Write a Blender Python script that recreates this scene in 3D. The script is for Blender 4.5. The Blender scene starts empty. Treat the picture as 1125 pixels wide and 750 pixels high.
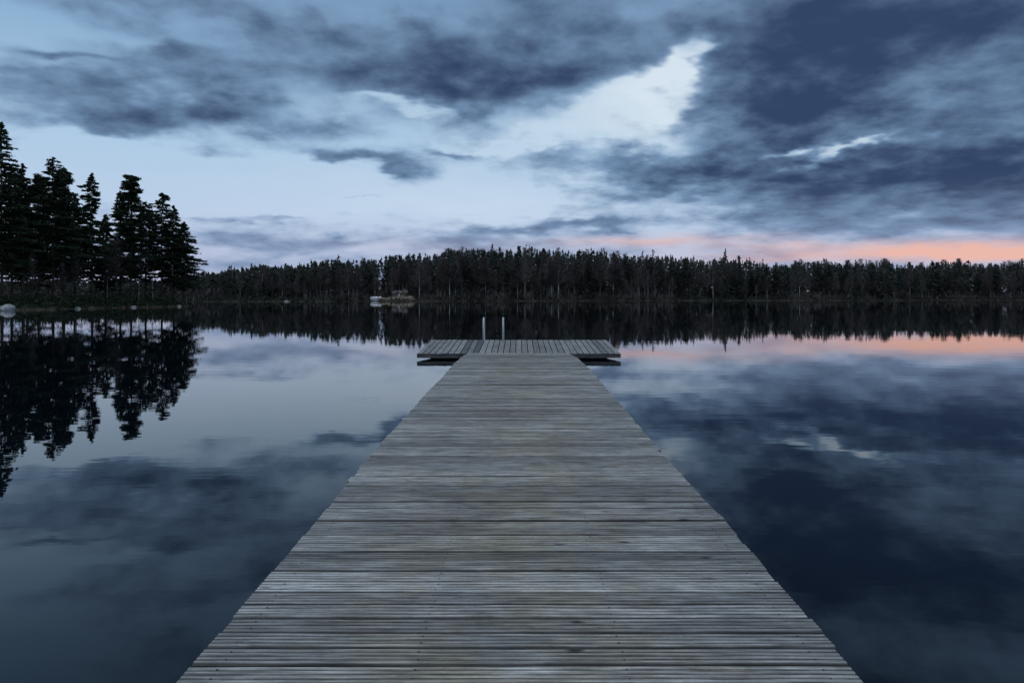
import bpy, math, random
import numpy as np
random.seed(7); rng = np.random.default_rng(7)
C = bpy.context.scene.collection
PI = math.pi
CAMZ = 1.50; F = 750.0; VX = 570.0; HY = 327.0

def lin(r, g, b):
    f = lambda c: (c/255/12.92) if c/255 <= .04045 else ((c/255+.055)/1.055)**2.4
    return (f(r), f(g), f(b), 1)
def X_at(px, Y): return (px-VX)/F*Y
def interp(pts, v): return float(np.interp(v, [p[0] for p in pts], [p[1] for p in pts]))

# ---------------------------------------------------------------- helpers
def mesh(name, v, f, mats=None, mi=None, smooth=False):
    m = bpy.data.meshes.new(name)
    m.from_pydata([tuple(p) for p in (v.tolist() if hasattr(v, 'tolist') else v)], [],
                  [tuple(p) for p in (f.tolist() if hasattr(f, 'tolist') else f)])
    for x in (mats or []): m.materials.append(x)
    if mi is not None: m.polygons.foreach_set('material_index', mi)
    if smooth: m.polygons.foreach_set('use_smooth', [True]*len(m.polygons))
    m.update()
    return m
def link(name, me, parent=None, loc=(0, 0, 0)):
    o = bpy.data.objects.new(name, me); C.objects.link(o); o.location = loc
    if parent: o.parent = parent
    return o
def tag(o, label, cat, group=None):
    o['label'] = label; o['category'] = cat
    if group: o['group'] = group
    return o
def structure(name, me): 
    o = link(name, me); o['kind'] = 'structure'; return o
def thing(name, label, cat, loc=(0, 0, 0), rz=0, group=None):
    o = link(name, None, None, loc); o.rotation_euler = (0, 0, rz)
    return tag(o, label, cat, group)

class MB:
    def __init__(s): s.v = []; s.f = []; s.mi = []
    def box(s, x0, x1, y0, y1, z0, z1, mi=0):
        n = len(s.v)
        s.v += [(x0,y0,z0),(x1,y0,z0),(x1,y1,z0),(x0,y1,z0),(x0,y0,z1),(x1,y0,z1),(x1,y1,z1),(x0,y1,z1)]
        s.f += [(n,n+3,n+2,n+1),(n+4,n+5,n+6,n+7),(n,n+1,n+5,n+4),(n+1,n+2,n+6,n+5),(n+2,n+3,n+7,n+6),(n+3,n,n+4,n+7)]
        s.mi += [mi]*6
    def tube(s, pts, rads, k=8, mi=0):
        n0 = len(s.v); P = [np.array(p, float) for p in pts]
        if not hasattr(rads, '__len__'): rads = [rads]*len(P)
        for i, p in enumerate(P):
            d = P[min(i+1, len(P)-1)] - P[max(i-1, 0)]; d /= (np.linalg.norm(d)+1e-9)
            a = np.cross(d, (1, 0, 0) if abs(d[0]) < .8 else (0, 1, 0)); a /= np.linalg.norm(a); b = np.cross(d, a)
            for j in range(k):
                t = 2*PI*j/k; q = p + (a*math.cos(t)+b*math.sin(t))*rads[i]; s.v.append(tuple(q))
        for i in range(len(P)-1):
            for j in range(k):
                j2 = (j+1) % k; s.f.append((n0+i*k+j, n0+i*k+j2, n0+(i+1)*k+j2, n0+(i+1)*k+j)); s.mi.append(mi)
        s.f.append(tuple(n0+j for j in range(k))[::-1]); s.f.append(tuple(n0+(len(P)-1)*k+j for j in range(k))); s.mi += [mi, mi]
    def build(s, name, mats, smooth=False): return mesh(name, s.v, s.f, mats, s.mi, smooth)

# ---------------------------------------------------------------- materials
def newmat(name):
    m = bpy.data.materials.new(name); m.use_nodes = True
    nt = m.node_tree; b = nt.nodes['Principled BSDF']; return m, nt, b
def noise_mat(name, c1, c2, scale=3, rough=.85, bump=0, stretch=(1, 1, 1), detail=6, lo=.35, hi=.65, rand=0):
    m, nt, b = newmat(name); L = nt.links.new
    tc = nt.nodes.new('ShaderNodeTexCoord'); mp = nt.nodes.new('ShaderNodeMapping'); mp.inputs['Scale'].default_value = stretch
    no = nt.nodes.new('ShaderNodeTexNoise'); no.inputs['Scale'].default_value = scale; no.inputs['Detail'].default_value = detail
    r = nt.nodes.new('ShaderNodeValToRGB'); r.color_ramp.elements[0].position = lo; r.color_ramp.elements[1].position = hi
    r.color_ramp.elements[0].color = (*c1, 1); r.color_ramp.elements[1].color = (*c2, 1)
    L(tc.outputs['Object'], mp.inputs[0]); L(mp.outputs[0], no.inputs[0]); L(no.outputs[0], r.inputs[0])
    out = r.outputs[0]
    if rand:
        oi = nt.nodes.new('ShaderNodeObjectInfo'); mr = nt.nodes.new('ShaderNodeMapRange')
        mr.inputs[3].default_value = 1-rand; mr.inputs[4].default_value = 1+rand
        L(oi.outputs['Random'], mr.inputs[0])
        hs = nt.nodes.new('ShaderNodeVectorMath'); hs.operation = 'SCALE'; L(out, hs.inputs[0]); L(mr.outputs[0], hs.inputs['Scale']); out = hs.outputs[0]
    L(out, b.inputs['Base Color']); b.inputs['Roughness'].default_value = rough
    b.inputs['Specular IOR Level'].default_value = .2
    if bump:
        bp = nt.nodes.new('ShaderNodeBump'); bp.inputs['Strength'].default_value = bump; L(no.outputs[0], bp.inputs['Height']); L(bp.outputs[0], b.inputs['Normal'])
    return m

M = {}
M['needle'] = noise_mat('needle_foliage', (.012, .022, .012), (.045, .065, .035), .8, .9, rand=.3)
M['far_needle'] = noise_mat('hazed_far_needle', (.026, .034, .03), (.075, .08, .062), .12, .9, rand=.4)  # base colour lifted to put distance haze into the far foliage
M['bark'] = noise_mat('dark_bark', (.05, .035, .028), (.12, .085, .065), 4, .95, .3, (1, 1, .2))
M['birch_bark'] = noise_mat('birch_bark', (.14, .135, .13), (.6, .58, .56), .5, .8, 0, (1, 1, 1.5), rand=.65)
M['twig'] = noise_mat('bare_twigs', (.085, .068, .064), (.2, .16, .145), .6, .9, rand=.35)
M['soil'] = noise_mat('forest_soil', (.018, .018, .012), (.06, .05, .036), .4, .95, .3)
M['bank'] = noise_mat('lake_bank', (.03, .028, .02), (.11, .095, .07), .6, .95, .4)
M['rock'] = noise_mat('shore_rock', (.2, .2, .2), (.5, .5, .49), 2.5, .8, .4)
M['brown_rock'] = noise_mat('bare_rock', (.12, .10, .08), (.34, .28, .22), .6, .9, .4)
M['reed'] = noise_mat('dry_reed', (.1, .085, .055), (.24, .2, .13), 1.2, .9)
M['white'] = noise_mat('white_boards', (.84, .84, .83), (.9, .9, .89), 3, .6)
M['red'] = noise_mat('brown_boards', (.17, .1, .07), (.25, .16, .12), 3, .8)
M['roof'] = noise_mat('grey_roof', (.12, .11, .11), (.2, .185, .18), 3, .8)
M['glass'] = noise_mat('dark_glass', (.02, .025, .03), (.04, .05, .06), 1, .15)
M['steel'] = noise_mat('galvanised_steel', (.5, .52, .54), (.66, .68, .7), 20, .35)
M['float'] = noise_mat('black_float', (.015, .015, .017), (.035, .035, .036), 5, .6)
M['screw'] = noise_mat('screw_heads', (.02, .02, .02), (.08, .06, .05), 60, .6)

def wood_mat(name, axis='x', dark=1.0):
    m, nt, b = newmat(name); L = nt.links.new; N = nt.nodes.new
    tc = N('ShaderNodeTexCoord')
    def noise(scale, st, detail=5, rough=.6, dist=0):
        mp = N('ShaderNodeMapping'); mp.inputs['Scale'].default_value = st if axis == 'x' else (st[1], st[0], st[2])
        no = N('ShaderNodeTexNoise'); no.inputs['Scale'].default_value = scale; no.inputs['Detail'].default_value = detail; no.inputs['Roughness'].default_value = rough
        no.inputs['Distortion'].default_value = dist
        L(tc.outputs['Object'], mp.inputs[0]); L(mp.outputs[0], no.inputs[0]); return no.outputs[0]
    def mr(s, a, b_, c, d):
        n = N('ShaderNodeMapRange'); L(s, n.inputs[0])
        for i, v in enumerate((a, b_, c, d)): n.inputs[i+1].default_value = v
        return n.outputs[0]
    def mul(a, b_):
        n = N('ShaderNodeMath'); n.operation = 'MULTIPLY'; L(a, n.inputs[0]); L(b_, n.inputs[1]); return n.outputs[0]
    g = noise(1, (3.5, 130, 20), 5, .62)
    ramp = N('ShaderNodeValToRGB'); cr = ramp.color_ramp
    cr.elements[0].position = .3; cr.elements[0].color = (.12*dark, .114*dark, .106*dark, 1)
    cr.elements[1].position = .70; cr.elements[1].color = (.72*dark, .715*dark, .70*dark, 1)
    e = cr.elements.new(.5); e.color = (.37*dark, .365*dark, .352*dark, 1)
    L(g, ramp.inputs[0])
    att = N('ShaderNodeAttribute'); att.attribute_name = 'tone'
    st = mr(noise(1.3, (1, 1.5, 1), 9, .8, .4), .36, .64, .62, 1.22)
    fine = mr(noise(14, (.5, 2.5, 1), 4, .7), .3, .7, .72, 1.24)
    blot = mr(noise(5.5, (.6, 3, 1), 5, .75), .6, .68, 1.0, .55)
    k = mul(mul(mul(st, fine), blot), att.outputs['Fac'])
    vm = N('ShaderNodeMapping'); vm.inputs['Scale'].default_value = (2.2, 6.5, 1) if axis == 'x' else (6.5, 2.2, 1)
    vo = N('ShaderNodeTexVoronoi'); vo.inputs['Scale'].default_value = 1; L(tc.outputs['Object'], vm.inputs[0]); L(vm.outputs[0], vo.inputs[0])
    k = mul(k, mr(vo.outputs['Distance'], .04, .10, .1, 1.0))
    sc = N('ShaderNodeVectorMath'); sc.operation = 'SCALE'; L(ramp.outputs[0], sc.inputs[0]); L(k, sc.inputs['Scale'])
    mx = N('ShaderNodeMix'); mx.data_type = 'RGBA'; mx.blend_type = 'MULTIPLY'
    sx_ = N('ShaderNodeSeparateXYZ'); L(tc.outputs['Object'], sx_.inputs[0]); ab = N('ShaderNodeMath'); ab.operation = 'ABSOLUTE'; L(sx_.outputs[0], ab.inputs[0])
    L(mul(mr(noise(2.1, (1, 1.3, 1), 8, .7), .38, .60, .1, 1.0), mr(ab.outputs[0], .2, 1.15, 1.0, .25)), mx.inputs[0])
    L(sc.outputs[0], mx.inputs[6]); mx.inputs[7].default_value = (.93, .84, .66, 1)
    L(mx.outputs[2], b.inputs['Base Color'])
    L(mr(g, .3, .7, .75, .42), b.inputs['Roughness']); b.inputs['Specular IOR Level'].default_value = .5
    bp = N('ShaderNodeBump'); bp.inputs['Strength'].default_value = .5; bp.inputs['Distance'].default_value = .003
    L(g, bp.inputs['Height']); L(bp.outputs[0], b.inputs['Normal'])
    return m
M['wood_x'] = wood_mat('weathered_deck_wood', 'x'); M['wood_y'] = wood_mat('weathered_platform_wood', 'y')
M['beam'] = wood_mat('dark_beam', 'y', .35); M['beam_x'] = wood_mat('dark_cross_beam', 'x', .3)  # same weathered wood with its base colour scaled darker

# ---------------------------------------------------------------- water
m, nt, b = newmat('lake_water'); L = nt.links.new; N = nt.nodes.new
b.inputs['Base Color'].default_value = (.002, .005, .009, 1); b.inputs['Roughness'].default_value = .0; b.inputs['IOR'].default_value = 1.37
tc = N('ShaderNodeTexCoord')
def wn(scale, st, det):
    mp = N('ShaderNodeMapping'); mp.inputs['Scale'].default_value = st; mp.inputs['Rotation'].default_value = (0, 0, .5)
    no = N('ShaderNodeTexNoise'); no.inputs['Scale'].default_value = scale; no.inputs['Detail'].default_value = det
    L(tc.outputs['Object'], mp.inputs[0]); L(mp.outputs[0], no.inputs[0]); return no.outputs[0]
b1 = N('ShaderNodeBump'); b1.inputs['Strength'].default_value = 1; b1.inputs['Distance'].default_value = .0010; L(wn(1.6, (.55, 1.5, 1), 3), b1.inputs['Height'])
b2 = N('ShaderNodeBump'); b2.inputs['Strength'].default_value = 1; b2.inputs['Distance'].default_value = .0016; L(wn(.22, (.6, 1.3, 1), 1), b2.inputs['Height'])
L(b1.outputs[0], b2.inputs['Normal']); L(b2.outputs[0], b.inputs['Normal']); M['water'] = m
S = 6000
structure('water', mesh('water', [(-S,-S,0),(S,-S,0),(S,S,0),(-S,S,0)], [(0,1,2,3)], [M['water']]))

# ---------------------------------------------------------------- dock
def dz(y): return interp([(-6, .13), (2, .155), (4.2, .19), (6.4, .225), (9.5, .265), (12.6, .285), (14.2, .265), (15.6, .205), (16.5, .165)], y)
def board_profile(w, t, ridges=4, gd=.006):
    pts = []; p = w/ridges
    for i in range(ridges):
        u = -w/2+i*p
        pts += [(u+.0030, -gd if i else -.004), (u+.0056, 0), (u+p-.0056, 0), (u+p-.0030, -gd if i < ridges-1 else -.004)]
    pts += [(w/2, -.008), (w/2, -t), (-w/2, -t), (-w/2, -.008)]
    return pts
def deck_boards(name, n, place, length, w, axis, mat, gap=.0):
    V = []; Fc = []; tone = []; mi = []
    prof0 = board_profile(w, .027); np_ = len(prof0)
    for i in range(n):
        cx, cy, cz, pitch_slope = place(i)
        wl = random.gauss(0, .004); wr = random.gauss(0, .004)
        if random.random() < .03: wl += random.uniform(.005, .018)
        if random.random() < .03: wr += random.uniform(.005, .018)
        tn = random.gauss(.97, .17); tn = min(1.45, max(.55, tn))
        if random.random() < .06: tn *= .62
        skew = random.gauss(0, .0018); dzr = random.gauss(0, .002); tilt = random.gauss(0, .02)
        bow = random.gauss(0, .0018); segs = 9; n0 = len(V); wv = 1+random.gauss(0, .014)
        for s in range(segs):
            q = s/(segs-1)*2-1; L_ = q*length/2 + (wr if q > .99 else 0) - (wl if q < -.99 else 0)
            cup = random.gauss(0, .0005); wob = random.gauss(0, .0006)
            for (u, z) in prof0:
                uu = u*wv + skew*q + wob; zz = z + dzr + tilt*u*(1+.5*q) + bow*(1-q*q) + u*pitch_slope + cup
                V.append((cx+L_, cy+uu, cz+zz) if axis == 'x' else (cx+uu, cy+L_, cz+zz))
                tone.append(tn*(.18 if z < -.0035 else 1))  # recess shade painted into the colour of grooves and board sides
        for s in range(segs-1):
            for j in range(np_):
                a = n0+s*np_+j; b_ = n0+s*np_+(j+1) % np_
                f = (a, b_, b_+np_, a+np_); Fc.append(f if axis == 'y' else f[::-1]); mi.append(0)
        Fc.append(tuple(n0+j for j in range(np_))); Fc.append(tuple(n0+(segs-1)*np_+j for j in range(np_))[::-1]); mi += [0, 0]
        for fx in (-.455, -.16, .16, .455) if axis == 'x' else (-.45, 0, .45):
            for du in (-.028, .028):
                sx = fx*length + random.uniform(-.006, .006); k = len(V)
                zz = .0012 + dzr
                for j in range(6):
                    a = 2*PI*j/6; ox, oy = .0045*math.cos(a), .0045*math.sin(a)
                    if axis == 'x': V.append((cx+sx+ox, cy+du+oy, cz+zz+du*(pitch_slope+tilt)))
                    else: V.append((cx+du+ox, cy+sx+oy, cz+zz))
                    tone.append(1)
                Fc.append(tuple(k+j for j in range(6))); mi.append(1)
    me = mesh(name, V, Fc, [mat, M['screw']], mi)
    at = me.attributes.new('tone', 'FLOAT', 'POINT'); at.data.foreach_set('value', tone)
    return me
def const_tone(me, v=1.0):
    at = me.attributes.new('tone', 'FLOAT', 'POINT'); at.data.foreach_set('value', [v]*len(me.vertices)); return me

W = 2.40; PITCH = .118; Y0 = -4.0; NB = int((16.47-Y0)/PITCH)
def place(i):
    y = Y0+(i+.5)*PITCH; return (.012*math.sin(y*.7)+.006*math.sin(y*1.9), y+random.gauss(0, .0016), dz(y), (dz(y+.1)-dz(y-.1))/.2)
pier = thing('wooden_pier', 'long weathered grey plank pier running straight out over the calm lake', 'pier', (0, 0, 0))
link('deck', deck_boards('deck', NB, place, W, PITCH-.0115, 'x', M['wood_x']), pier)
YE = Y0+NB*PITCH
def long_beam(x0, x1, top, bot):
    v = []; f = []; ys = np.linspace(Y0+.02, YE-.02, 40)
    for i, y in enumerate(ys):
        z = dz(y); v += [(x0, y, z-top), (x1, y, z-top), (x1, y, z-bot), (x0, y, z-bot)]
        if i:
            a = (i-1)*4; 
            for j in range(4): f.append((a+j, a+(j+1) % 4, a+4+(j+1) % 4, a+4+j))
    f += [(0, 1, 2, 3), (len(v)-1, len(v)-2, len(v)-3, len(v)-4)]
    return const_tone(mesh('beam', v, f, [M['beam']]))
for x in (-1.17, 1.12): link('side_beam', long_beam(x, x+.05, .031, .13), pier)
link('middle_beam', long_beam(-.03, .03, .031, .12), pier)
for y in np.arange(-3.2, 16, 2.35):
    mb = MB(); z = dz(y); mb.box(-1.115, -.035, y-.4, y+.4, -.25, z-.09); mb.box(.035, 1.115, y-.4, y+.4, -.25, z-.09)
    link('float', mb.build('float', [M['float']]), pier)

# ---------------------------------------------------------------- bathing platform
PW, PD = 4.95, 2.75
plat = thing('bathing_platform', 'wide wooden swimming platform floating across the far end of the pier', 'platform', (.0, 16.5, .150))
plat.rotation_euler = (math.radians(3.4), 0, 0)
NP = 33; pp = PW/NP
link('platform_deck', deck_boards('platform_deck', NP, lambda i: (-PW/2+(i+.5)*pp, PD/2, 0, 0), PD, pp-.02, 'y', M['wood_y']), plat)
mb = MB(); mb.box(-PW/2+.06, PW/2-.06, .05, PD-.05, -.09, -.036); link('gap_shade_panel', mb.build('gap_shade_panel', [M['float']]), plat)  # dark sheet added beneath so the gaps between boards read shaded
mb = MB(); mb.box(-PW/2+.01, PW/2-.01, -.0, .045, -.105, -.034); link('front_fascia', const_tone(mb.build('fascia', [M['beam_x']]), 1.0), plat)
mb = MB(); mb.box(-PW/2+.01, PW/2-.01, PD-.045, PD, -.13, -.034); link('rear_fascia', const_tone(mb.build('fascia', [M['beam_x']]), 1.4), plat)
for x in (-PW/2+.01, PW/2-.055):
    mb = MB(); mb.box(x, x+.045, .048, PD-.048, -.105, -.034); link('side_fascia', const_tone(mb.build('fascia', [M['beam']]), 1.4), plat)
for x in (-1.75, 0, 1.75):
    mb = MB(); mb.box(x-.42, x+.42, .25, PD-.25, -.5, -.11); link('float', mb.build('float', [M['float']]), plat)

lad = thing('swimming_ladder', 'pale metal bathing ladder hooked on the far edge of the swimming platform', 'ladder', (X_at(542.5, 19.2), 19.22, .315))
for s in (-.27, .27):
    pts = [(s, -.42, 0), (s, -.42, .4)]
    for k in range(9):
        a = PI - PI*k/8; pts.append((s, -.2+.22*math.cos(a), .42+.2*math.sin(a)))
    pts += [(s, .03, .3), (s, .05, -.3), (s, .05, -1.1)]
    mb = MB(); mb.tube(pts, .024, 10); link('handrail', mb.build('handrail', [M['steel']], True), lad)
for z in (-.3, -.57, -.84, -1.07):
    mb = MB(); mb.box(-.245, .245, .02, .085, z-.012, z+.012); link('rung', mb.build('rung', [M['steel']]), lad)

# ---------------------------------------------------------------- trees
def quads(cen, size, flat=.5, elong=1.6, along=None):
    n = len(cen); e1 = rng.normal(size=(n, 3))
    if along is not None: e1 = e1*.45 + along*1.3
    e1[:, 2] *= flat; e1 /= np.linalg.norm(e1, axis=1)[:, None]
    e2 = rng.normal(size=(n, 3)); e2 = np.cross(e1, e2); e2 /= np.linalg.norm(e2, axis=1)[:, None]
    s = size*rng.uniform(.5, 1.4, (n, 1)); e1 = e1*s*elong; e2 = e2*s*.55
    j = lambda: rng.uniform(.6, 1.3, (n, 1))
    v = np.stack([cen-e1*j(), cen+e2*j(), cen+e1*j(), cen-e2*j()], 1).reshape(-1, 3)
    f = np.arange(4*n).reshape(-1, 4)
    return v, f
def spruce_crown(H, R, cb, nb, per, size, seed, irregular=.25, sparse=0, top=.9, full=.45, density=None):
    global rng; rng = np.random.default_rng(seed)
    cs = []; al = []
    nblob = 9; ba = rng.uniform(0, 2*PI, nblob); bt = rng.uniform(cb, 1, nblob); bs = rng.uniform(-.6, .5, nblob)
    for i in range(nb):
        t = cb + (1-cb)*(i+rng.uniform(0, 1))/nb
        u = (t-cb)/(1-cb)
        if rng.uniform() < sparse + (density*(1-min(1, u*3.2)) if density else 0): continue
        a = rng.uniform(0, 2*PI)
        prof = (1-u)**top * min(1, full+u*2.8)
        mod = 1+sum(bs[k]*math.exp(-((t-bt[k])/.06)**2)*max(0, math.cos(a-ba[k])) for k in range(nblob))
        Lb = (R*prof*mod*(1+rng.normal()*irregular)) + .12
        Lb = min(max(.1, Lb), R*1.5)
        k = max(2, int(per*Lb/R*1.3)+1)
        r = np.sqrt(rng.uniform(.01, 1, k))*Lb
        dr = -.18*r - .05*r*r/max(R, .1) + rng.normal(0, .12, k)*size*3 + (0.3*(r/Lb)**3*Lb*.3)
        spread = rng.normal(0, .18, k)*(r)+rng.normal(0, .3, k)*size
        d = np.array([math.cos(a), math.sin(a), 0]); p = np.array([-math.sin(a), math.cos(a), 0])
        c = d*r[:, None]+p*spread[:, None]; c[:, 2] += t*H+dr; cs.append(c)
        al.append(np.tile(d+np.array([0, 0, -.25]), (k, 1)))
    k = max(4, per//2); c = np.zeros((k, 3)); c[:, 2] = H*(1-rng.uniform(0, .05, k)); cs.append(c); al.append(np.tile([0.1, 0, 1.5], (k, 1)))
    return quads(np.concatenate(cs), size, .6, 1.5, np.concatenate(al))
def trunk_mb(H, r, seed, lean=.01, limbs=0, cb=.3, R=2.5):
    rr = random.Random(seed); mb = MB(); pts = []; x = y = 0
    for i in range(9):
        pts.append((x, y, H*i/8*.985-.4*(i == 0))); x += rr.gauss(0, lean)*H/8; y += rr.gauss(0, lean)*H/8
    pts[0] = (0, 0, -.5); mb.tube(pts, [r*1.25]+[r*(1-i/8.6) for i in range(1, 9)], 7)
    for k in range(limbs):
        t = rr.uniform(max(.08, cb-.2), .9); i = int(t*8); b0 = np.array(pts[i])*(1-(t*8-i))+np.array(pts[min(8, i+1)])*(t*8-i)
        a = rr.uniform(0, 2*PI); Lb = R*(1.05-t)*rr.uniform(.4, 1.0)
        mid = b0+np.array([math.cos(a)*Lb*.5, math.sin(a)*Lb*.5, -.02*Lb]); end = b0+np.array([math.cos(a)*Lb, math.sin(a)*Lb, -.22*Lb])
        mb.tube([b0, mid, end], [.05, .035, .015], 4)
    return mb
def pine_crown(H, R, cb, ncl, per, size, seed):
    global rng; rng = np.random.default_rng(seed); cs = []; al = []
    for i in range(ncl):
        t = cb+(1-cb)*(i+rng.uniform(0, 1))/ncl; u = (t-cb)/(1-cb)
        env = R*min(1, .45+u*1.8)*(1-u)**.55*(1+.35*math.sin(u*17+seed)+.2*rng.normal())
        env = max(.25, env); a = rng.uniform(0, 2*PI); n = rng.integers(1, 4)
        for jj in range(n):
            r = env*(.95-.35*jj)*rng.uniform(.75, 1.1)
            if r < 0: continue
            a2 = a+rng.normal()*.25; d = np.array([math.cos(a2), math.sin(a2), 0])
            c0 = d*r; c0[2] = t*H-.12*r+rng.normal()*.15
            k = int(per*rng.uniform(.5, 1.4)); q = rng.normal(size=(k, 3)); q /= np.linalg.norm(q, axis=1)[:, None]; q *= rng.uniform(.15, 1, (k, 1))**.5
            s = rng.uniform(.5, 1.0)
            c = c0 + q[:, :1]*d*s*1.05 + q[:, 1:2]*np.array([-d[1], d[0], 0])*s*.7; c[:, 2] += q[:, 2]*s*.36; cs.append(c); al.append(np.tile(d*.9, (k, 1)))
    k = 40; c = rng.normal(size=(k, 3))*np.array([.18, .18, .6]); c[:, 2] = H-np.abs(c[:, 2]); cs.append(c); al.append(np.tile([.1, 0, 1.], (k, 1)))
    return quads(np.concatenate(cs), size, .8, 1.3, np.concatenate(al))

# --- peninsula with the near grove
def pen_edge(Y):
    return interp([(60, -112), (68, -82), (74, -68), (80, -61.5), (88, -59.5), (97, -59.8), (106, -58), (115, -57.2), (121, -58.5), (128, -64), (140, -84), (160, -125), (185, -200)], Y) + 1.0*math.sin(Y*.9)+.5*math.sin(Y*2.3)
def pen_z(X, Y):
    d = (pen_edge(Y)-X)*.75
    n = .25*math.sin(X*.7+Y*.3)+.18*math.sin(X*1.9-Y*1.3)
    return max(-1.2, min(.8, d*.2)) + (n*.6*min(1, max(0, d)/3) if d > 0 else 0) - .02
xs = np.linspace(-230, -52, 240); ys = np.linspace(56, 190, 150)
V = [(x, y, pen_z(x, y)) for y in ys for x in xs]; nx = len(xs)
Fc = [(j*nx+i, j*nx+i+1, (j+1)*nx+i+1, (j+1)*nx+i) for j in range(len(ys)-1) for i in range(nx-1)]
structure('peninsula_ground', mesh('peninsula_ground', V, Fc, [M['bank']], smooth=True))

grove = [
 (2, 86, 135, 3.4, .18, 's', 'tallest dark conifer at the left edge of the photo'),
 (25, 92, 181, 2.6, .2, 's', 'slim conifer second from the left in the near grove'),
 (58, 96, 174, 3.6, .18, 'c', 'broad dense conifer third from the left in the near grove'),
 (101, 103, 191, 3.0, .18, 's', 'narrow conifer in the middle of the near grove'),
 (144, 110, 193, 3.4, .2, 'p', 'tall full crowned conifer right of the middle of the near grove'),
 (178, 117, 212, 3.4, .2, 'c', 'ragged conifer near the tip of the wooded point'),
 (202, 119, 244, 3.2, .2, 's', 'lowest rightmost conifer at the tip of the wooded point'),
 (82, 110, 216, 3.0, .2, 's', 'conifer half hidden behind the broad dense conifer'),
 (42, 104, 194, 3.2, .2, 'p', 'conifer behind the gap between the two leftmost conifers'),
 (160, 122, 222, 3.1, .2, 'c', 'smaller conifer behind the tall full crowned conifer'),
 (-22, 84, 150, 3.2, .2, 's', 'conifer cut off by the left edge of the photo'),
 (13, 99, 183, 3.2, .2, 'c', 'conifer standing behind the tallest left conifer'),
 (191, 124, 226, 2.8, .2, 's', 'thin conifer behind the ragged conifer on the point'),
 (70, 100, 188, 2.7, .2, 'p', 'pine just right of the broad dense conifer'),
 (132, 119, 210, 2.8, .22, 's', 'conifer just left of the tall full crowned conifer, set back from the water'),
 (116, 116, 236, 2.8, .14, 's', 'short conifer in the gap left of the tall full crowned conifer'),
 (30, 108, 225, 3.2, .14, 's', 'short conifer low down between the leftmost trunks'),
]
for i, (px, Y, tp, R, cb, kind, lab) in enumerate(grove):
    X = X_at(px, Y); z0 = max(.1, pen_z(X, Y)); H = (HY-tp)/F*Y+CAMZ-z0
    t = thing('pine_tree' if kind == 'p' else 'spruce_tree', lab, 'tree', (X, Y, z0), 0, 'conifers on the wooded point')
    if kind == 's': v, f = spruce_crown(H, R, cb, 290, 75, .155, 50+i, .4, .06, .72, .4, .4)
    elif kind == 'c': v, f = spruce_crown(H, R, cb, 280, 75, .155, 50+i, .45, .08, .55, .4, .45)
    else: v, f = pine_crown(H, R, cb, 150, 110, .15, 50+i)
    link('crown', mesh('crown', v, f, [M['needle']]), t)
    link('trunk', trunk_mb(H, .2, i, .01, 70, cb, R).build('trunk', [M['bark']], True), t)
def bare_tree(H, seed, r=.06, ntw=130, wid=.02):
    rr = random.Random(seed); mb = trunk_mb(H, r, seed, .02)
    v = []; f = []
    for k in range(ntw):
        t = rr.uniform(.3, .97); a = rr.uniform(0, 2*PI); Lt = H*.24*(1.15-t)*rr.uniform(.5, 1.3)
        up = rr.uniform(.5, 1.4); b0 = np.array([0, 0, t*H]); nrm = 1/math.sqrt(1+up*up)
        d = np.array([math.cos(a)*nrm, math.sin(a)*nrm, up*nrm]); s = rr.uniform(0, .6)
        b0 = b0 + d*Lt*s*.9 + np.array([math.cos(a*3), math.sin(a*5), 0])*Lt*.12
        e = b0+d*Lt; w = np.array([-math.sin(a), math.cos(a), 0])*wid*rr.uniform(.6, 1.5)
        n = len(v); v += [tuple(b0-w), tuple(b0+w), tuple(e)]; f.append((n, n+1, n+2))
        w2 = np.array([math.cos(a), math.sin(a), -.5])*wid; n = len(v); v += [tuple(b0-w2), tuple(b0+w2), tuple(e)]; f.append((n, n+1, n+2))
    return mb, v, f
for i, (px, Y, H) in enumerate([(84, 96, 8), (118, 104, 9), (128, 106, 11), (152, 112, 8), (35, 90, 7), (205, 120, 7), (68, 94, 6), (168, 116, 9)]):
    X = X_at(px, Y); mb, v, f = bare_tree(H, 300+i, .06, 190, .025)
    t = thing('bare_birch', 'thin leafless young birch among the trunks of the near grove', 'tree', (X, Y, max(.05, pen_z(X, Y))), 0, 'bare saplings in the near grove')
    link('trunk', mb.build('trunk', [M['birch_bark'] if i % 2 else M['bark']], True), t); link('crown', mesh('crown', v, f, [M['twig']]), t)
rng = np.random.default_rng(5); cs = []
for k in range(1400):
    Y = rng.uniform(72, 135); X = pen_edge(Y)-abs(rng.normal(0, 8))-.2
    z = pen_z(X, Y); h = rng.uniform(.15, .8)*(1.0 if rng.uniform() < .86 else 3.2); n = 14 if h < 1 else 60
    c = rng.normal(size=(n, 3))*np.array([.5, .5, .5])*h; c[:, 2] = np.abs(c[:, 2])+z; c[:, 0] += X; c[:, 1] += Y; cs.append(c)
v, f = quads(np.concatenate(cs), .15, 1.2, 1.5)
o = link('undergrowth', mesh('undergrowth', v, f, [M['needle']])); o['kind'] = 'stuff'; tag(o, 'dark low undergrowth beneath the trees of the wooded point', 'undergrowth')

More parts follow.
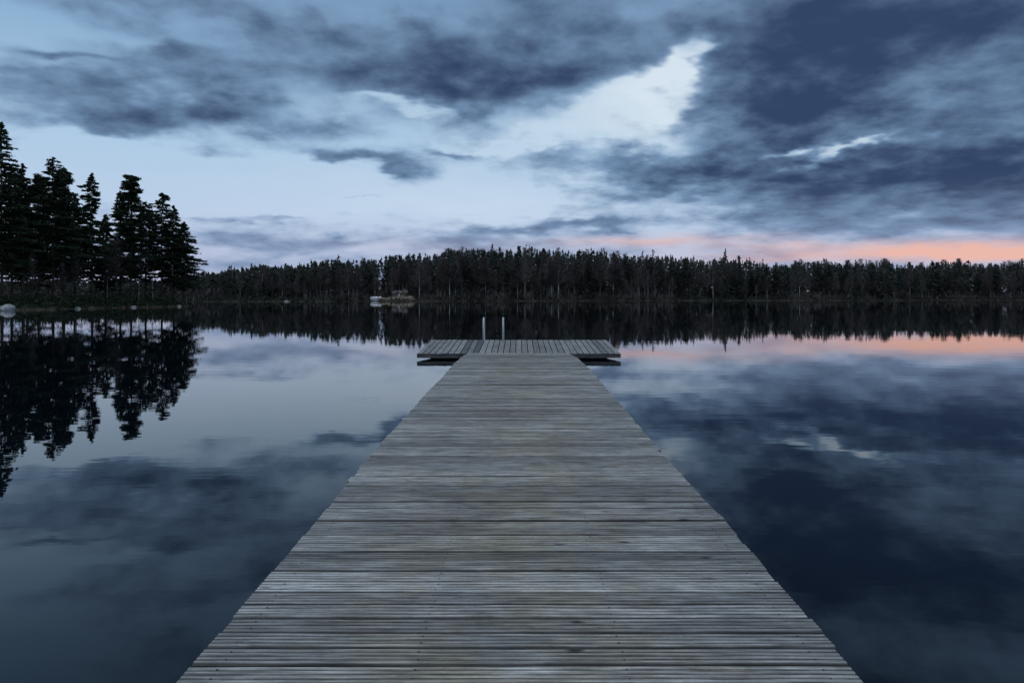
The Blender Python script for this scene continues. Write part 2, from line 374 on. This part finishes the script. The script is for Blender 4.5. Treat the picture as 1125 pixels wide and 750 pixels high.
# --- far shore
SH = [(-80, 262), (100, 262), (230, 255), (330, 268), (400, 286), (560, 310), (800, 345), (1125, 400), (1260, 410)]
def shore(px): return interp(SH, px)+4*math.sin(px*.05)+2.4*math.sin(px*.17+1)+1.2*math.sin(px*.43)
HL = [(-80, .03), (230, .03), (330, .04), (420, .06), (480, .10), (640, .10), (740, .06), (900, .05), (1260, .06)]
TOP = [(-80, 308), (120, 308), (190, 306), (225, 300), (250, 295), (300, 291), (350, 287), (400, 284), (440, 281), (480, 276), (540, 271), (600, 273), (650, 276), (700, 278), (730, 282), (790, 283), (850, 288), (880, 289), (930, 286), (980, 290), (1040, 287), (1125, 289), (1260, 290)]
def topline(px): return interp(TOP, px)+1.9*math.sin(px*.083)+1.2*math.sin(px*.21+2)+.8*math.sin(px*.47+.5)
def far_z(px, d):
    if d < 0: return d*.2
    return min(.5, d*.18)+interp(HL, px)*min(d, 95)
pxs = np.linspace(-80, 1260, 400); ds = [-8, -2, 0, 1, 2.5, 5, 10, 18, 30, 45, 65, 95, 130, 400]
V = []
for px in pxs:
    for d in ds:
        Y = shore(px)+d; V.append((X_at(px, Y), Y, far_z(px, d)+(.25*math.sin(px*.9+d) if 1 < d else 0)))
nd = len(ds); Fc = [(i*nd+j, (i+1)*nd+j, (i+1)*nd+j+1, i*nd+j+1) for i in range(len(pxs)-1) for j in range(nd-1)]
structure('far_shore_ground', mesh('far_shore_ground', V, Fc, [M['soil']], smooth=True))

UN = 20.0
svar = []
for k in range(10):
    R = [2.8, 3.3, 2.4, 3.1, 3.6, 2.7, 3.2, 2.3, 2.9, 3.5][k]
    v, f = spruce_crown(UN, R, [.05, .1, .03, .15, .08, .1, .2, .05, .12, .16][k], 95, 15, .38, 900+k, .36, .05, .7)
    svar.append((mesh('spruce_crown', v, f, [M['far_needle']]), trunk_mb(UN, .17, 900+k, .004).build('spruce_trunk', [M['bark']], True)))
pvar = []
for k in range(3):
    v, f = pine_crown(UN, 2.7, .45, 26, 12, .38, 970+k)
    pvar.append((mesh('pine_crown', v, f, [M['far_needle']]), trunk_mb(UN, .2, 970+k, .006).build('pine_trunk', [M['bark']], True)))
bvar = []
for k in range(8):
    mb, v, f = bare_tree(UN, 940+k, .12, 420, .055)
    bvar.append((mesh('birch_crown', v, f, [M['twig']]), mb.build('birch_trunk', [M['birch_bark']], True)))
def region(px):
    if px < 235: return 'behind the wooded point'
    if px < 400: return 'left of the small white boathouse'
    if px < 560: return 'between the boathouse and the swimming ladder'
    if px < 700: return 'just right of the swimming ladder'
    if px < 850: return 'right of the swimming platform'
    return 'at the right side under the pink sky'
def far_tree(kind, px, d, H, label=None, group=None, wide=None):
    Y = shore(px)+d; var = {'s': svar, 'b': bvar, 'p': pvar}[kind]; c, tr = random.choice(var)
    nm = {'s': 'spruce_tree', 'b': 'birch_tree', 'p': 'pine_tree'}[kind]
    base = {'s': 'dark spruce on the far shore', 'b': 'bare pale trunked birch on the far shore', 'p': 'bushy topped pine on the far shore'}[kind]
    t = thing(nm, label or base+' '+region(px), 'tree', (X_at(px, Y), Y, far_z(px, d)-.1), random.uniform(0, 2*PI), group or ({'s': 'spruces ', 'b': 'birches ', 'p': 'pines '}[kind]+region(px)))
    s = H/UN; w = s*random.uniform(.85, 1.2)
    if kind == 's': w = (s+.25)*random.uniform(.8, 1.1)
    if kind == 'b': w = s*random.uniform(.8, 1.6)
    if wide: w = s*wide
    t.scale = (w, w, s)
    t.rotation_euler[0] = random.gauss(0, .02) if kind != 's' else 0
    link('crown', c, t); link('trunk', tr, t)
def top_h(px, d, tp=None):
    Y = shore(px)+d; return ((HY-(tp if tp else topline(px)))/F*Y+CAMZ-far_z(px, d))
def clearing(px): return 401 < px < 460
for k in range(230):
    px = random.uniform(200, 1140); d = random.uniform(2.5, 28)
    if clearing(px): d = random.uniform(24, 40)
    far_tree('s', px, d, top_h(px, d)*random.choice([random.uniform(.2, .55), random.uniform(.4, .8), random.uniform(.75, .98)]))
for k in range(225):
    cl = random.choice([300, 350, 395, 480, 520, 590, 625, 705, 745, 790, 850, 930, 990, 1060, 1110]); px = random.gauss(cl, 26); d = random.choice([random.uniform(2, 9), random.uniform(4, 28), random.uniform(12, 30)])
    if clearing(px): d = random.uniform(20, 26)
    far_tree('b', px, d, top_h(px, d)*random.uniform(.4, .97))
for k in range(60):
    px = random.uniform(860, 1140) if k > 20 else random.uniform(340, 860); d = random.uniform(40, 80); far_tree('b', px, d, top_h(px, d)*random.uniform(1.0, 1.08))
for k in range(24):
    px = random.uniform(300, 1140); d = random.uniform(30, 60); far_tree('p', px, d, top_h(px, d)*random.uniform(.95, 1.04))
for px, tp, kd, lab in [(797, 273, 's', 'lone slender spruce sticking up above the far treeline right of the platform'),
                        (661, 272, 's', 'tallest spruce on the far skyline directly above the right edge of the platform'),
                        (706, 276, 's', 'left spruce of the tall pair on the far skyline right of the platform'),
                        (717, 274, 's', 'right spruce of the tall pair on the far skyline right of the platform'),
                        (541, 268, 's', 'highest spruce on the far skyline above the swimming ladder'),
                        (493, 272, 's', 'high spruce on the far skyline above the left side of the platform'),
                        (254, 291, 's', 'spruce rising above the low far treeline just right of the wooded point')]:
    far_tree(kd, px, 58, top_h(px, 58, tp), lab, 'far skyline trees', .8)
def low_spruce(H, R):
    n = 80; u = rng.uniform(0, 1, n)**.92; r = R*(1-u)**.65*np.sqrt(rng.uniform(.05, 1, n)); a = rng.uniform(0, 2*PI, n)
    c = np.stack([r*np.cos(a), r*np.sin(a), H*(.04+.93*u)-r*.2], 1); top = np.zeros((3, 3)); top[:, 2] = H*np.array([.95, .97, .99])
    al = np.stack([np.cos(a), np.sin(a), -.3*np.ones(n)], 1)
    return np.concatenate([c, top]), np.concatenate([al, np.tile([.05, 0, 1.5], (3, 1))])
rng = np.random.default_rng(77); CC = []; AA = []
for k in range(3300):
    px = rng.uniform(-70, 1250); d = rng.uniform(24, 105)
    if clearing(px) and d < 36: continue
    Y = shore(px)+d; H = top_h(px, d)*rng.uniform(.76, .98)+rng.normal()*.4
    if rng.uniform() < .05: H *= 1.09
    c, a = low_spruce(H, rng.uniform(2.0, 3.8)); c += np.array([X_at(px, Y), Y, far_z(px, d)]); CC.append(c); AA.append(a)
v, f = quads(np.concatenate(CC), .62, .8, 1.4, np.concatenate(AA))
o = link('distant_forest', mesh('distant_forest', v, f, [M['far_needle']])); o['kind'] = 'stuff'; tag(o, 'dark conifer forest covering the hill behind the far shoreline', 'forest')
# bare brownish thicket and dark brush along the far shore
cs = []; ct = []
for k in range(3200):
    px = rng.uniform(-60, 1240)
    if clearing(px) and rng.uniform() < .8: continue
    d = abs(rng.normal(0, 6))+.2; Y = shore(px)+d
    if k % 2:
        h = rng.uniform(.4, 1.9); c = rng.normal(size=(9, 3))*np.array([.8, .5, .6])*h
        c[:, 2] = np.abs(c[:, 2])+far_z(px, d); c[:, 0] += X_at(px, Y); c[:, 1] += Y; cs.append(c)
    elif math.sin(px*.037)+math.sin(px*.011+2)+rng.normal()*.5 > -.3:
        h = rng.uniform(1.5, 5.5); c = rng.normal(size=(12, 3))*np.array([.45, .45, 0])*h*.5; c[:, 2] = rng.uniform(0, 1, 12)*h+far_z(px, d)
        c[:, 0] += X_at(px, Y); c[:, 1] += Y; ct.append(c)
v, f = quads(np.concatenate(cs), .4, 1.4, 1.5)
o = link('shore_brush', mesh('shore_brush', v, f, [M['far_needle']])); o['kind'] = 'stuff'; tag(o, 'low dark brush along the far waterline below the forest', 'brush')
ct = np.concatenate(ct); v, f = quads(ct, .42, 1.0, 3.0, np.tile([.15, .1, 1.3], (len(ct), 1))); v = np.array(v)
cc = np.repeat(ct, 4, axis=0); dv = v-cc; side = np.arange(len(v)) % 2 == 1; dv[side] *= .28; v = cc+dv
o = link('bare_thicket', mesh('bare_thicket', v, f, [M['twig']])); o['kind'] = 'stuff'; tag(o, 'brownish leafless thicket at the foot of the far forest', 'thicket')
V = []; Fc = []
def blade(x, y, z, h, w):
    a = random.uniform(0, PI); n = len(V); lx = random.gauss(0, .1)*h; V.extend([(x-w*math.cos(a), y-w*math.sin(a), z), (x+w*math.cos(a), y+w*math.sin(a), z), (x+lx, y, z+h)]); Fc.append((n, n+1, n+2))
for k in range(5000):
    Y = random.uniform(73, 126); X = pen_edge(Y)+random.gauss(0, .3)+.1; 
    if math.sin(Y*1.7)+math.sin(Y*.6+1) > -.2: blade(X, Y, -.05, random.uniform(.15, .45), .02)
for k in range(7000):
    px = random.uniform(215, 1230); d = random.gauss(-.3, .5)
    if math.sin(px*.11)+math.sin(px*.043+1) > .3: Y = shore(px)+d; blade(X_at(px, Y), Y, -.05, random.uniform(.2, .6), .06)
o = link('reeds', mesh('reeds', V, Fc, [M['reed']])); o['kind'] = 'stuff'; tag(o, 'short dry reeds and grass along both waterlines', 'reeds')

# rocks
def rock_mesh(seed, sx, sy, sz):
    import bmesh
    bm = bmesh.new(); bmesh.ops.create_icosphere(bm, subdivisions=3, radius=1); rr = random.Random(seed)
    ph = [rr.uniform(0, 6) for _ in range(6)]
    for v in bm.verts:
        c = v.co; k = 1+.16*math.sin(c.x*2.3+ph[0])*math.sin(c.y*2.1+ph[1])+.12*math.sin(c.z*4+ph[2]+c.x*3)+.07*math.sin(c.y*7+ph[3])
        v.co = c*k; v.co.x *= sx; v.co.y *= sy; v.co.z *= sz
    me = bpy.data.meshes.new('boulder'); bm.to_mesh(me); bm.free(); me.materials.append(M['rock']); 
    me.polygons.foreach_set('use_smooth', [True]*len(me.polygons)); return me
def rock(X, Y, z, s, label, mat=None, group=None):
    me = rock_mesh(int(X*100) & 999, s[0], s[1], s[2])
    if mat: me.materials[0] = mat
    o = link('boulder', me, None, (X, Y, z)); tag(o, label, 'rock', group)
rock(X_at(8, 78.5), 78.5, .2, (.8, .7, .52), 'large pale boulder at the water by the left edge of the photo')
for px, Y, s in [(22, 82, .3), (70, 91, .3), (132, 104, .35), (190, 114, .35)]:
    X = pen_edge(Y)+.1; rock(X, Y, .05, (s*1.3, s, s*.6), 'small grey rock at the waterline of the wooded point', None, 'small rocks along the wooded point')
for px, s, lab in [(315, (.9, .6, .4), 'small pale rock at the far waterline between the point and the boathouse')]:
    Y = shore(px)-.5; rock(X_at(px, Y), Y, .1, s, lab)
for i, (px, d, s) in enumerate([(428, 3, 1.7), (436, 7, 2.1), (446, 5, 1.9), (453, 2.5, 1.2), (441, 11, 1.8), (421, 6, 1.2), (450, 10, 1.6)]):
    Y = shore(px)+d; rock(X_at(px, Y), Y, far_z(px, d)+.15, (s*1.3, s, s*.45), 'brown bare rock outcrop on the clearing below the far cottage', M['brown_rock'], 'bare rocks in the far clearing')

# cottages
def house(name, label, px, d, w, dp, h, rh, wall, base=0, rz=0, wins=((-.25, .5), (.25, .5)), roof='roof'):
    Y = shore(px)+d; t = thing(name, label, 'house', (X_at(px, Y), Y, max(.3, far_z(px, d))+base), rz)
    mb = MB(); mb.box(-w/2, w/2, -dp/2, dp/2, -.6, h)
    n = len(mb.v); mb.v += [(-w/2, -dp/2, h), (-w/2, dp/2, h), (-w/2, 0, h+rh), (w/2, -dp/2, h), (w/2, dp/2, h), (w/2, 0, h+rh)]
    mb.f += [(n, n+1, n+2), (n+3, n+5, n+4)]; mb.mi += [0, 0]; link('wall', mb.build('wall', [wall]), t)
    e = .3; v = []; f = []
    for s in (-1, 1):
        n = len(v); y = s*(dp/2+e); zl = h-rh*e/(dp/2)+.02
        v += [(-w/2-e, y, zl), (w/2+e, y, zl), (w/2+e, 0, h+rh+.02), (-w/2-e, 0, h+rh+.02)]
        v += [(a, b_, c+.12) for a, b_, c in v[n:n+4]]
        f += [(n, n+1, n+2, n+3), (n+4, n+7, n+6, n+5), (n, n+4, n+5, n+1), (n+1, n+5, n+6, n+2), (n+3, n+7, n+4, n)]
    r = link('roof', mesh('roof', v, f, [M[roof]]), t)
    if w > 5: mb = MB(); mb.box(w*.2, w*.2+.6, .1, .7, h+rh*.5, h+rh+.8); link('chimney', mb.build('chimney', [M['rock']]), r)
    for fx, fz in wins:
        x = fx*w; mb = MB(); mb.box(x-.4, x+.4, -dp/2-.05, -dp/2+.02, h*fz-.4, h*fz+.4); wn_ = link('window', mb.build('window', [M['white']]), t)
        mb = MB(); mb.box(x-.32, x+.32, -dp/2-.07, -dp/2-.03, h*fz-.32, h*fz+.32); link('pane', mb.build('pane', [M['glass']]), wn_)
    mb = MB(); mb.box(-.4, .4, -dp/2-.06, -dp/2+.02, 0, min(2, h*.85)); link('door', mb.build('door', [M['white']]), t)
house('boathouse', 'small white boathouse at the waterline on the far shore', 413, 1.5, 4.2, 2.6, 1.25, .5, M['white'], -.25, .12, (), 'white')
house('cottage', 'small low brown cottage up in the far clearing right of the white boathouse', 440, 16, 6.5, 4.4, 1.9, 1.0, M['red'], .1, -.1, ((-.3, .55), (.3, .55)))
for px, d, H in [(418, 5, 6), (424, 10, 7), (431, 13, 8), (436, 9, 5), (443, 12, 6), (449, 13, 8), (456, 8, 7)]:
    far_tree('b', px, d, H)
for px, d, H in [(405, 5, 7), (421, 20, 9), (459, 6, 8), (462, 12, 10), (433, 21, 8)]:
    far_tree('s', px, d, H)

# ---------------------------------------------------------------- sky
w = bpy.data.worlds.new('World'); bpy.context.scene.world = w; w.use_nodes = True
nt = w.node_tree; nt.nodes.clear(); L = nt.links.new
def setin(n, i, v):
    if isinstance(v, bpy.types.NodeSocket): L(v, n.inputs[i])
    elif v is not None: n.inputs[i].default_value = v
def Mt(op, a, b_=None, c=None, clamp=False):
    n = nt.nodes.new('ShaderNodeMath'); n.operation = op; n.use_clamp = clamp
    setin(n, 0, a); setin(n, 1, b_); setin(n, 2, c); return n.outputs[0]
def Vm(op, a, b_=None, c=None):
    n = nt.nodes.new('ShaderNodeVectorMath'); n.operation = op; setin(n, 0, a); setin(n, 1, b_)
    if c is not None: setin(n, 2, c)
    return n.outputs['Value'] if op == 'DOT_PRODUCT' else n.outputs[0]
def comb(x, y, z=0.0):
    n = nt.nodes.new('ShaderNodeCombineXYZ'); setin(n, 0, x); setin(n, 1, y); setin(n, 2, z); return n.outputs[0]
def noise(vec, scale, det=6, rough=.55, dist=0, col=False):
    n = nt.nodes.new('ShaderNodeTexNoise'); L(vec, n.inputs['Vector']); n.inputs['Scale'].default_value = scale; n.inputs['Detail'].default_value = det
    n.inputs['Roughness'].default_value = rough; n.inputs['Distortion'].default_value = dist
    return n.outputs['Color'] if col else n.outputs[0]
def sstep(v, a, b_, o0=0, o1=1):
    n = nt.nodes.new('ShaderNodeMapRange'); n.interpolation_type = 'SMOOTHSTEP'; setin(n, 0, v)
    for i, q in enumerate((a, b_, o0, o1)): n.inputs[i+1].default_value = q
    return n.outputs[0]
def mixc(f, a, b_):
    n = nt.nodes.new('ShaderNodeMix'); n.data_type = 'RGBA'; setin(n, 0, f); setin(n, 6, a); setin(n, 7, b_); return n.outputs[2]
tc = nt.nodes.new('ShaderNodeTexCoord'); D = tc.outputs['Generated']
sx = nt.nodes.new('ShaderNodeSeparateXYZ'); L(D, sx.inputs[0]); x, y, z = sx.outputs
z = Mt('ABSOLUTE', z)
az = Mt('MULTIPLY', Mt('ARCTAN2', x, y), 180/PI); el = Mt('MULTIPLY', Mt('ARCSINE', z), 180/PI)
q = Mt('ADD', z, .22); P = comb(Mt('DIVIDE', x, q), Mt('DIVIDE', y, q), 0.0)
wc = noise(P, 3.0, 4, .55, 0, True); sw = nt.nodes.new('ShaderNodeSeparateXYZ'); L(wc, sw.inputs[0])
kel = sstep(el, 0, 14, .12, 1)
wa = Mt('MULTIPLY_ADD', Mt('SUBTRACT', sw.outputs[0], .5), 14.0, az)
we = Mt('MULTIPLY_ADD', Mt('MULTIPLY', Mt('SUBTRACT', sw.outputs[1], .5), kel), 9.0, el)
A = comb(wa, we, 0.0); A0 = comb(az, Mt('MULTIPLY_ADD', Mt('SUBTRACT', sw.outputs[1], .5), 1.6, el), 0.0)
def ae(px, py):
    a = math.atan((px-VX)/F); return math.degrees(a), math.degrees(math.atan((HY-py)/F*math.cos(a)))
def blobs(vec, lst, start=0.0):
    acc = start
    for px, py, rx, ry, amp in lst:
        a, e = ae(px, py); ra = rx/F*57.3*math.cos(math.radians(a))**2*1.0; re = ry/F*57.3
        d = Vm('MULTIPLY_ADD', vec, (1/ra, 1/re, 0), (-a/ra, -e/re, 0)); g = Mt('POWER', .36788, Vm('DOT_PRODUCT', d, d))
        acc = Mt('MULTIPLY_ADD', g, amp, acc)
    return acc
dens = blobs(A, [
 (950, 50, 240, 95, .68), (1120, 110, 150, 110, .42), (850, 115, 80, 40, .3), (760, 188, 140, 20, .62), (900, 205, 150, 24, .4), (800, 238, 160, 12, .35), (1060, 215, 130, 22, .35),
 (560, 88, 170, 32, .6), (430, 55, 110, 30, .32), (650, 20, 130, 34, .45), (230, 128, 170, 20, .48), (90, 140, 120, 13, .4), (385, 178, 60, 12, .5), (60, 72, 60, 7, .45), (210, 60, 110, 20, .3),
 (270, 12, 200, 18, .38), (505, 172, 50, 6, .35), (80, 112, 60, 8, .2),
 (757, 62, 14, 26, -.62), (738, 98, 22, 18, -.62), (700, 128, 40, 12, -.55), (640, 152, 50, 10, -.4), (580, 165, 60, 8, -.3),
 (870, 160, 26, 5, -.62), (925, 166, 40, 6, -.62), (975, 158, 22, 6, -.5), (440, 225, 320, 28, -.42), (455, 116, 45, 8, -.45), (60, 22, 90, 20, -.25), (40, 190, 160, 26, -.35), (250, 205, 160, 18, -.28),
 (400, 268, 260, 9, .25), (620, 250, 120, 7, .4), (560, 284, 300, 6, .15), (380, 218, 90, 4, .3), (300, 240, 120, 4, .3), (540, 232, 80, 4, .3), (1000, 248, 160, 7, .25), (150, 35, 90, 8, -.2)], .40)
dens = Mt('ADD', dens, sstep(el, 23, 31, 0, .42))
n1 = noise(P, 2.1, 7, .52, .15); n2 = noise(P, 6.5, 6, .55, .1)
dd = Mt('MULTIPLY_ADD', Mt('SUBTRACT', n1, .5), 1.55, dens); dd = Mt('MULTIPLY_ADD', Mt('SUBTRACT', n2, .5), .55, dd)
alpha = sstep(dd, .20, .74)
rampn = nt.nodes.new('ShaderNodeValToRGB'); L(Mt('DIVIDE', el, 60), rampn.inputs[0]); cr = rampn.color_ramp
stops = [(0, (186, 186, 210)), (3, (182, 192, 218)), (7, (182, 203, 228)), (12, (170, 199, 225)), (19, (138, 174, 206)), (27, (96, 132, 170)), (60, (110, 138, 168))]
cr.elements[0].position = 0; cr.elements[0].color = lin(*stops[0][1]); cr.elements[1].position = 1; cr.elements[1].color = lin(*stops[-1][1])
for e, c in stops[1:-1]: k = cr.elements.new(e/60); k.color = lin(*c)
clear = rampn.outputs[0]
bright = blobs(A, [(757, 66, 40, 44, .65), (735, 100, 50, 34, .65), (690, 134, 80, 24, .55), (600, 158, 110, 22, .4), (920, 164, 120, 16, .8), (520, 225, 220, 30, .35), (455, 118, 80, 18, .3)], 0.0)
bright = Mt('MINIMUM', bright, .95); clear = mixc(bright, clear, lin(212, 226, 237))
thick = sstep(Mt('MULTIPLY_ADD', Mt('SUBTRACT', n2, .5), .55, dd), .40, 1.30)
ccol = mixc(thick, lin(120, 150, 184), lin(50, 68, 99))
low = sstep(el, 2, 9, .5, 0); ccol = mixc(low, ccol, lin(142, 158, 192))
hi = sstep(el, 38, 62); ccol = mixc(hi, ccol, lin(176, 192, 208))
col = mixc(alpha, clear, ccol)
pk = blobs(A0, [(1010, 279, 210, 8, 1.0), (1130, 276, 130, 8, .4), (735, 264, 100, 5, .6), (880, 270, 120, 4, .35), (560, 272, 200, 8, .12)], 0.0)
n3 = noise(comb(Mt('MULTIPLY', az, .10), Mt('MULTIPLY', el, 1.3), 0.0), 1.0, 6, .6)
pk = Mt('MULTIPLY', pk, sstep(n3, .28, .58, .45, 1.05), None, True)
col = mixc(pk, col, lin(232, 182, 170))
bg = nt.nodes.new('ShaderNodeBackground'); L(col, bg.inputs[0]); bg.inputs[1].default_value = 1.03
out = nt.nodes.new('ShaderNodeOutputWorld'); L(bg.outputs[0], out.inputs[0])

top_fill = bpy.data.lights.new('top_fill', 'SUN'); top_fill.energy = .45; top_fill.angle = math.radians(35); top_fill.color = (1, .96, .93)  # added soft overhead fill that brightens the deck; the dusk sun has set
so = link('top_fill', top_fill); so.rotation_euler = (math.radians(28), 0, math.radians(-20))

# ---------------------------------------------------------------- camera
cam = bpy.data.cameras.new('camera'); co = link('camera', cam); co.location = (0, 0, CAMZ); co.rotation_euler = (PI/2, 0, 0)
cam.sensor_width = 36; cam.lens = 24; cam.shift_x = -7.5/1125; cam.shift_y = -48/1125; cam.clip_end = 20000; cam.clip_start = .05
sc = bpy.context.scene; sc.camera = co
sc.view_settings.view_transform = 'Standard'; sc.view_settings.look = 'None'; sc.view_settings.exposure = 0
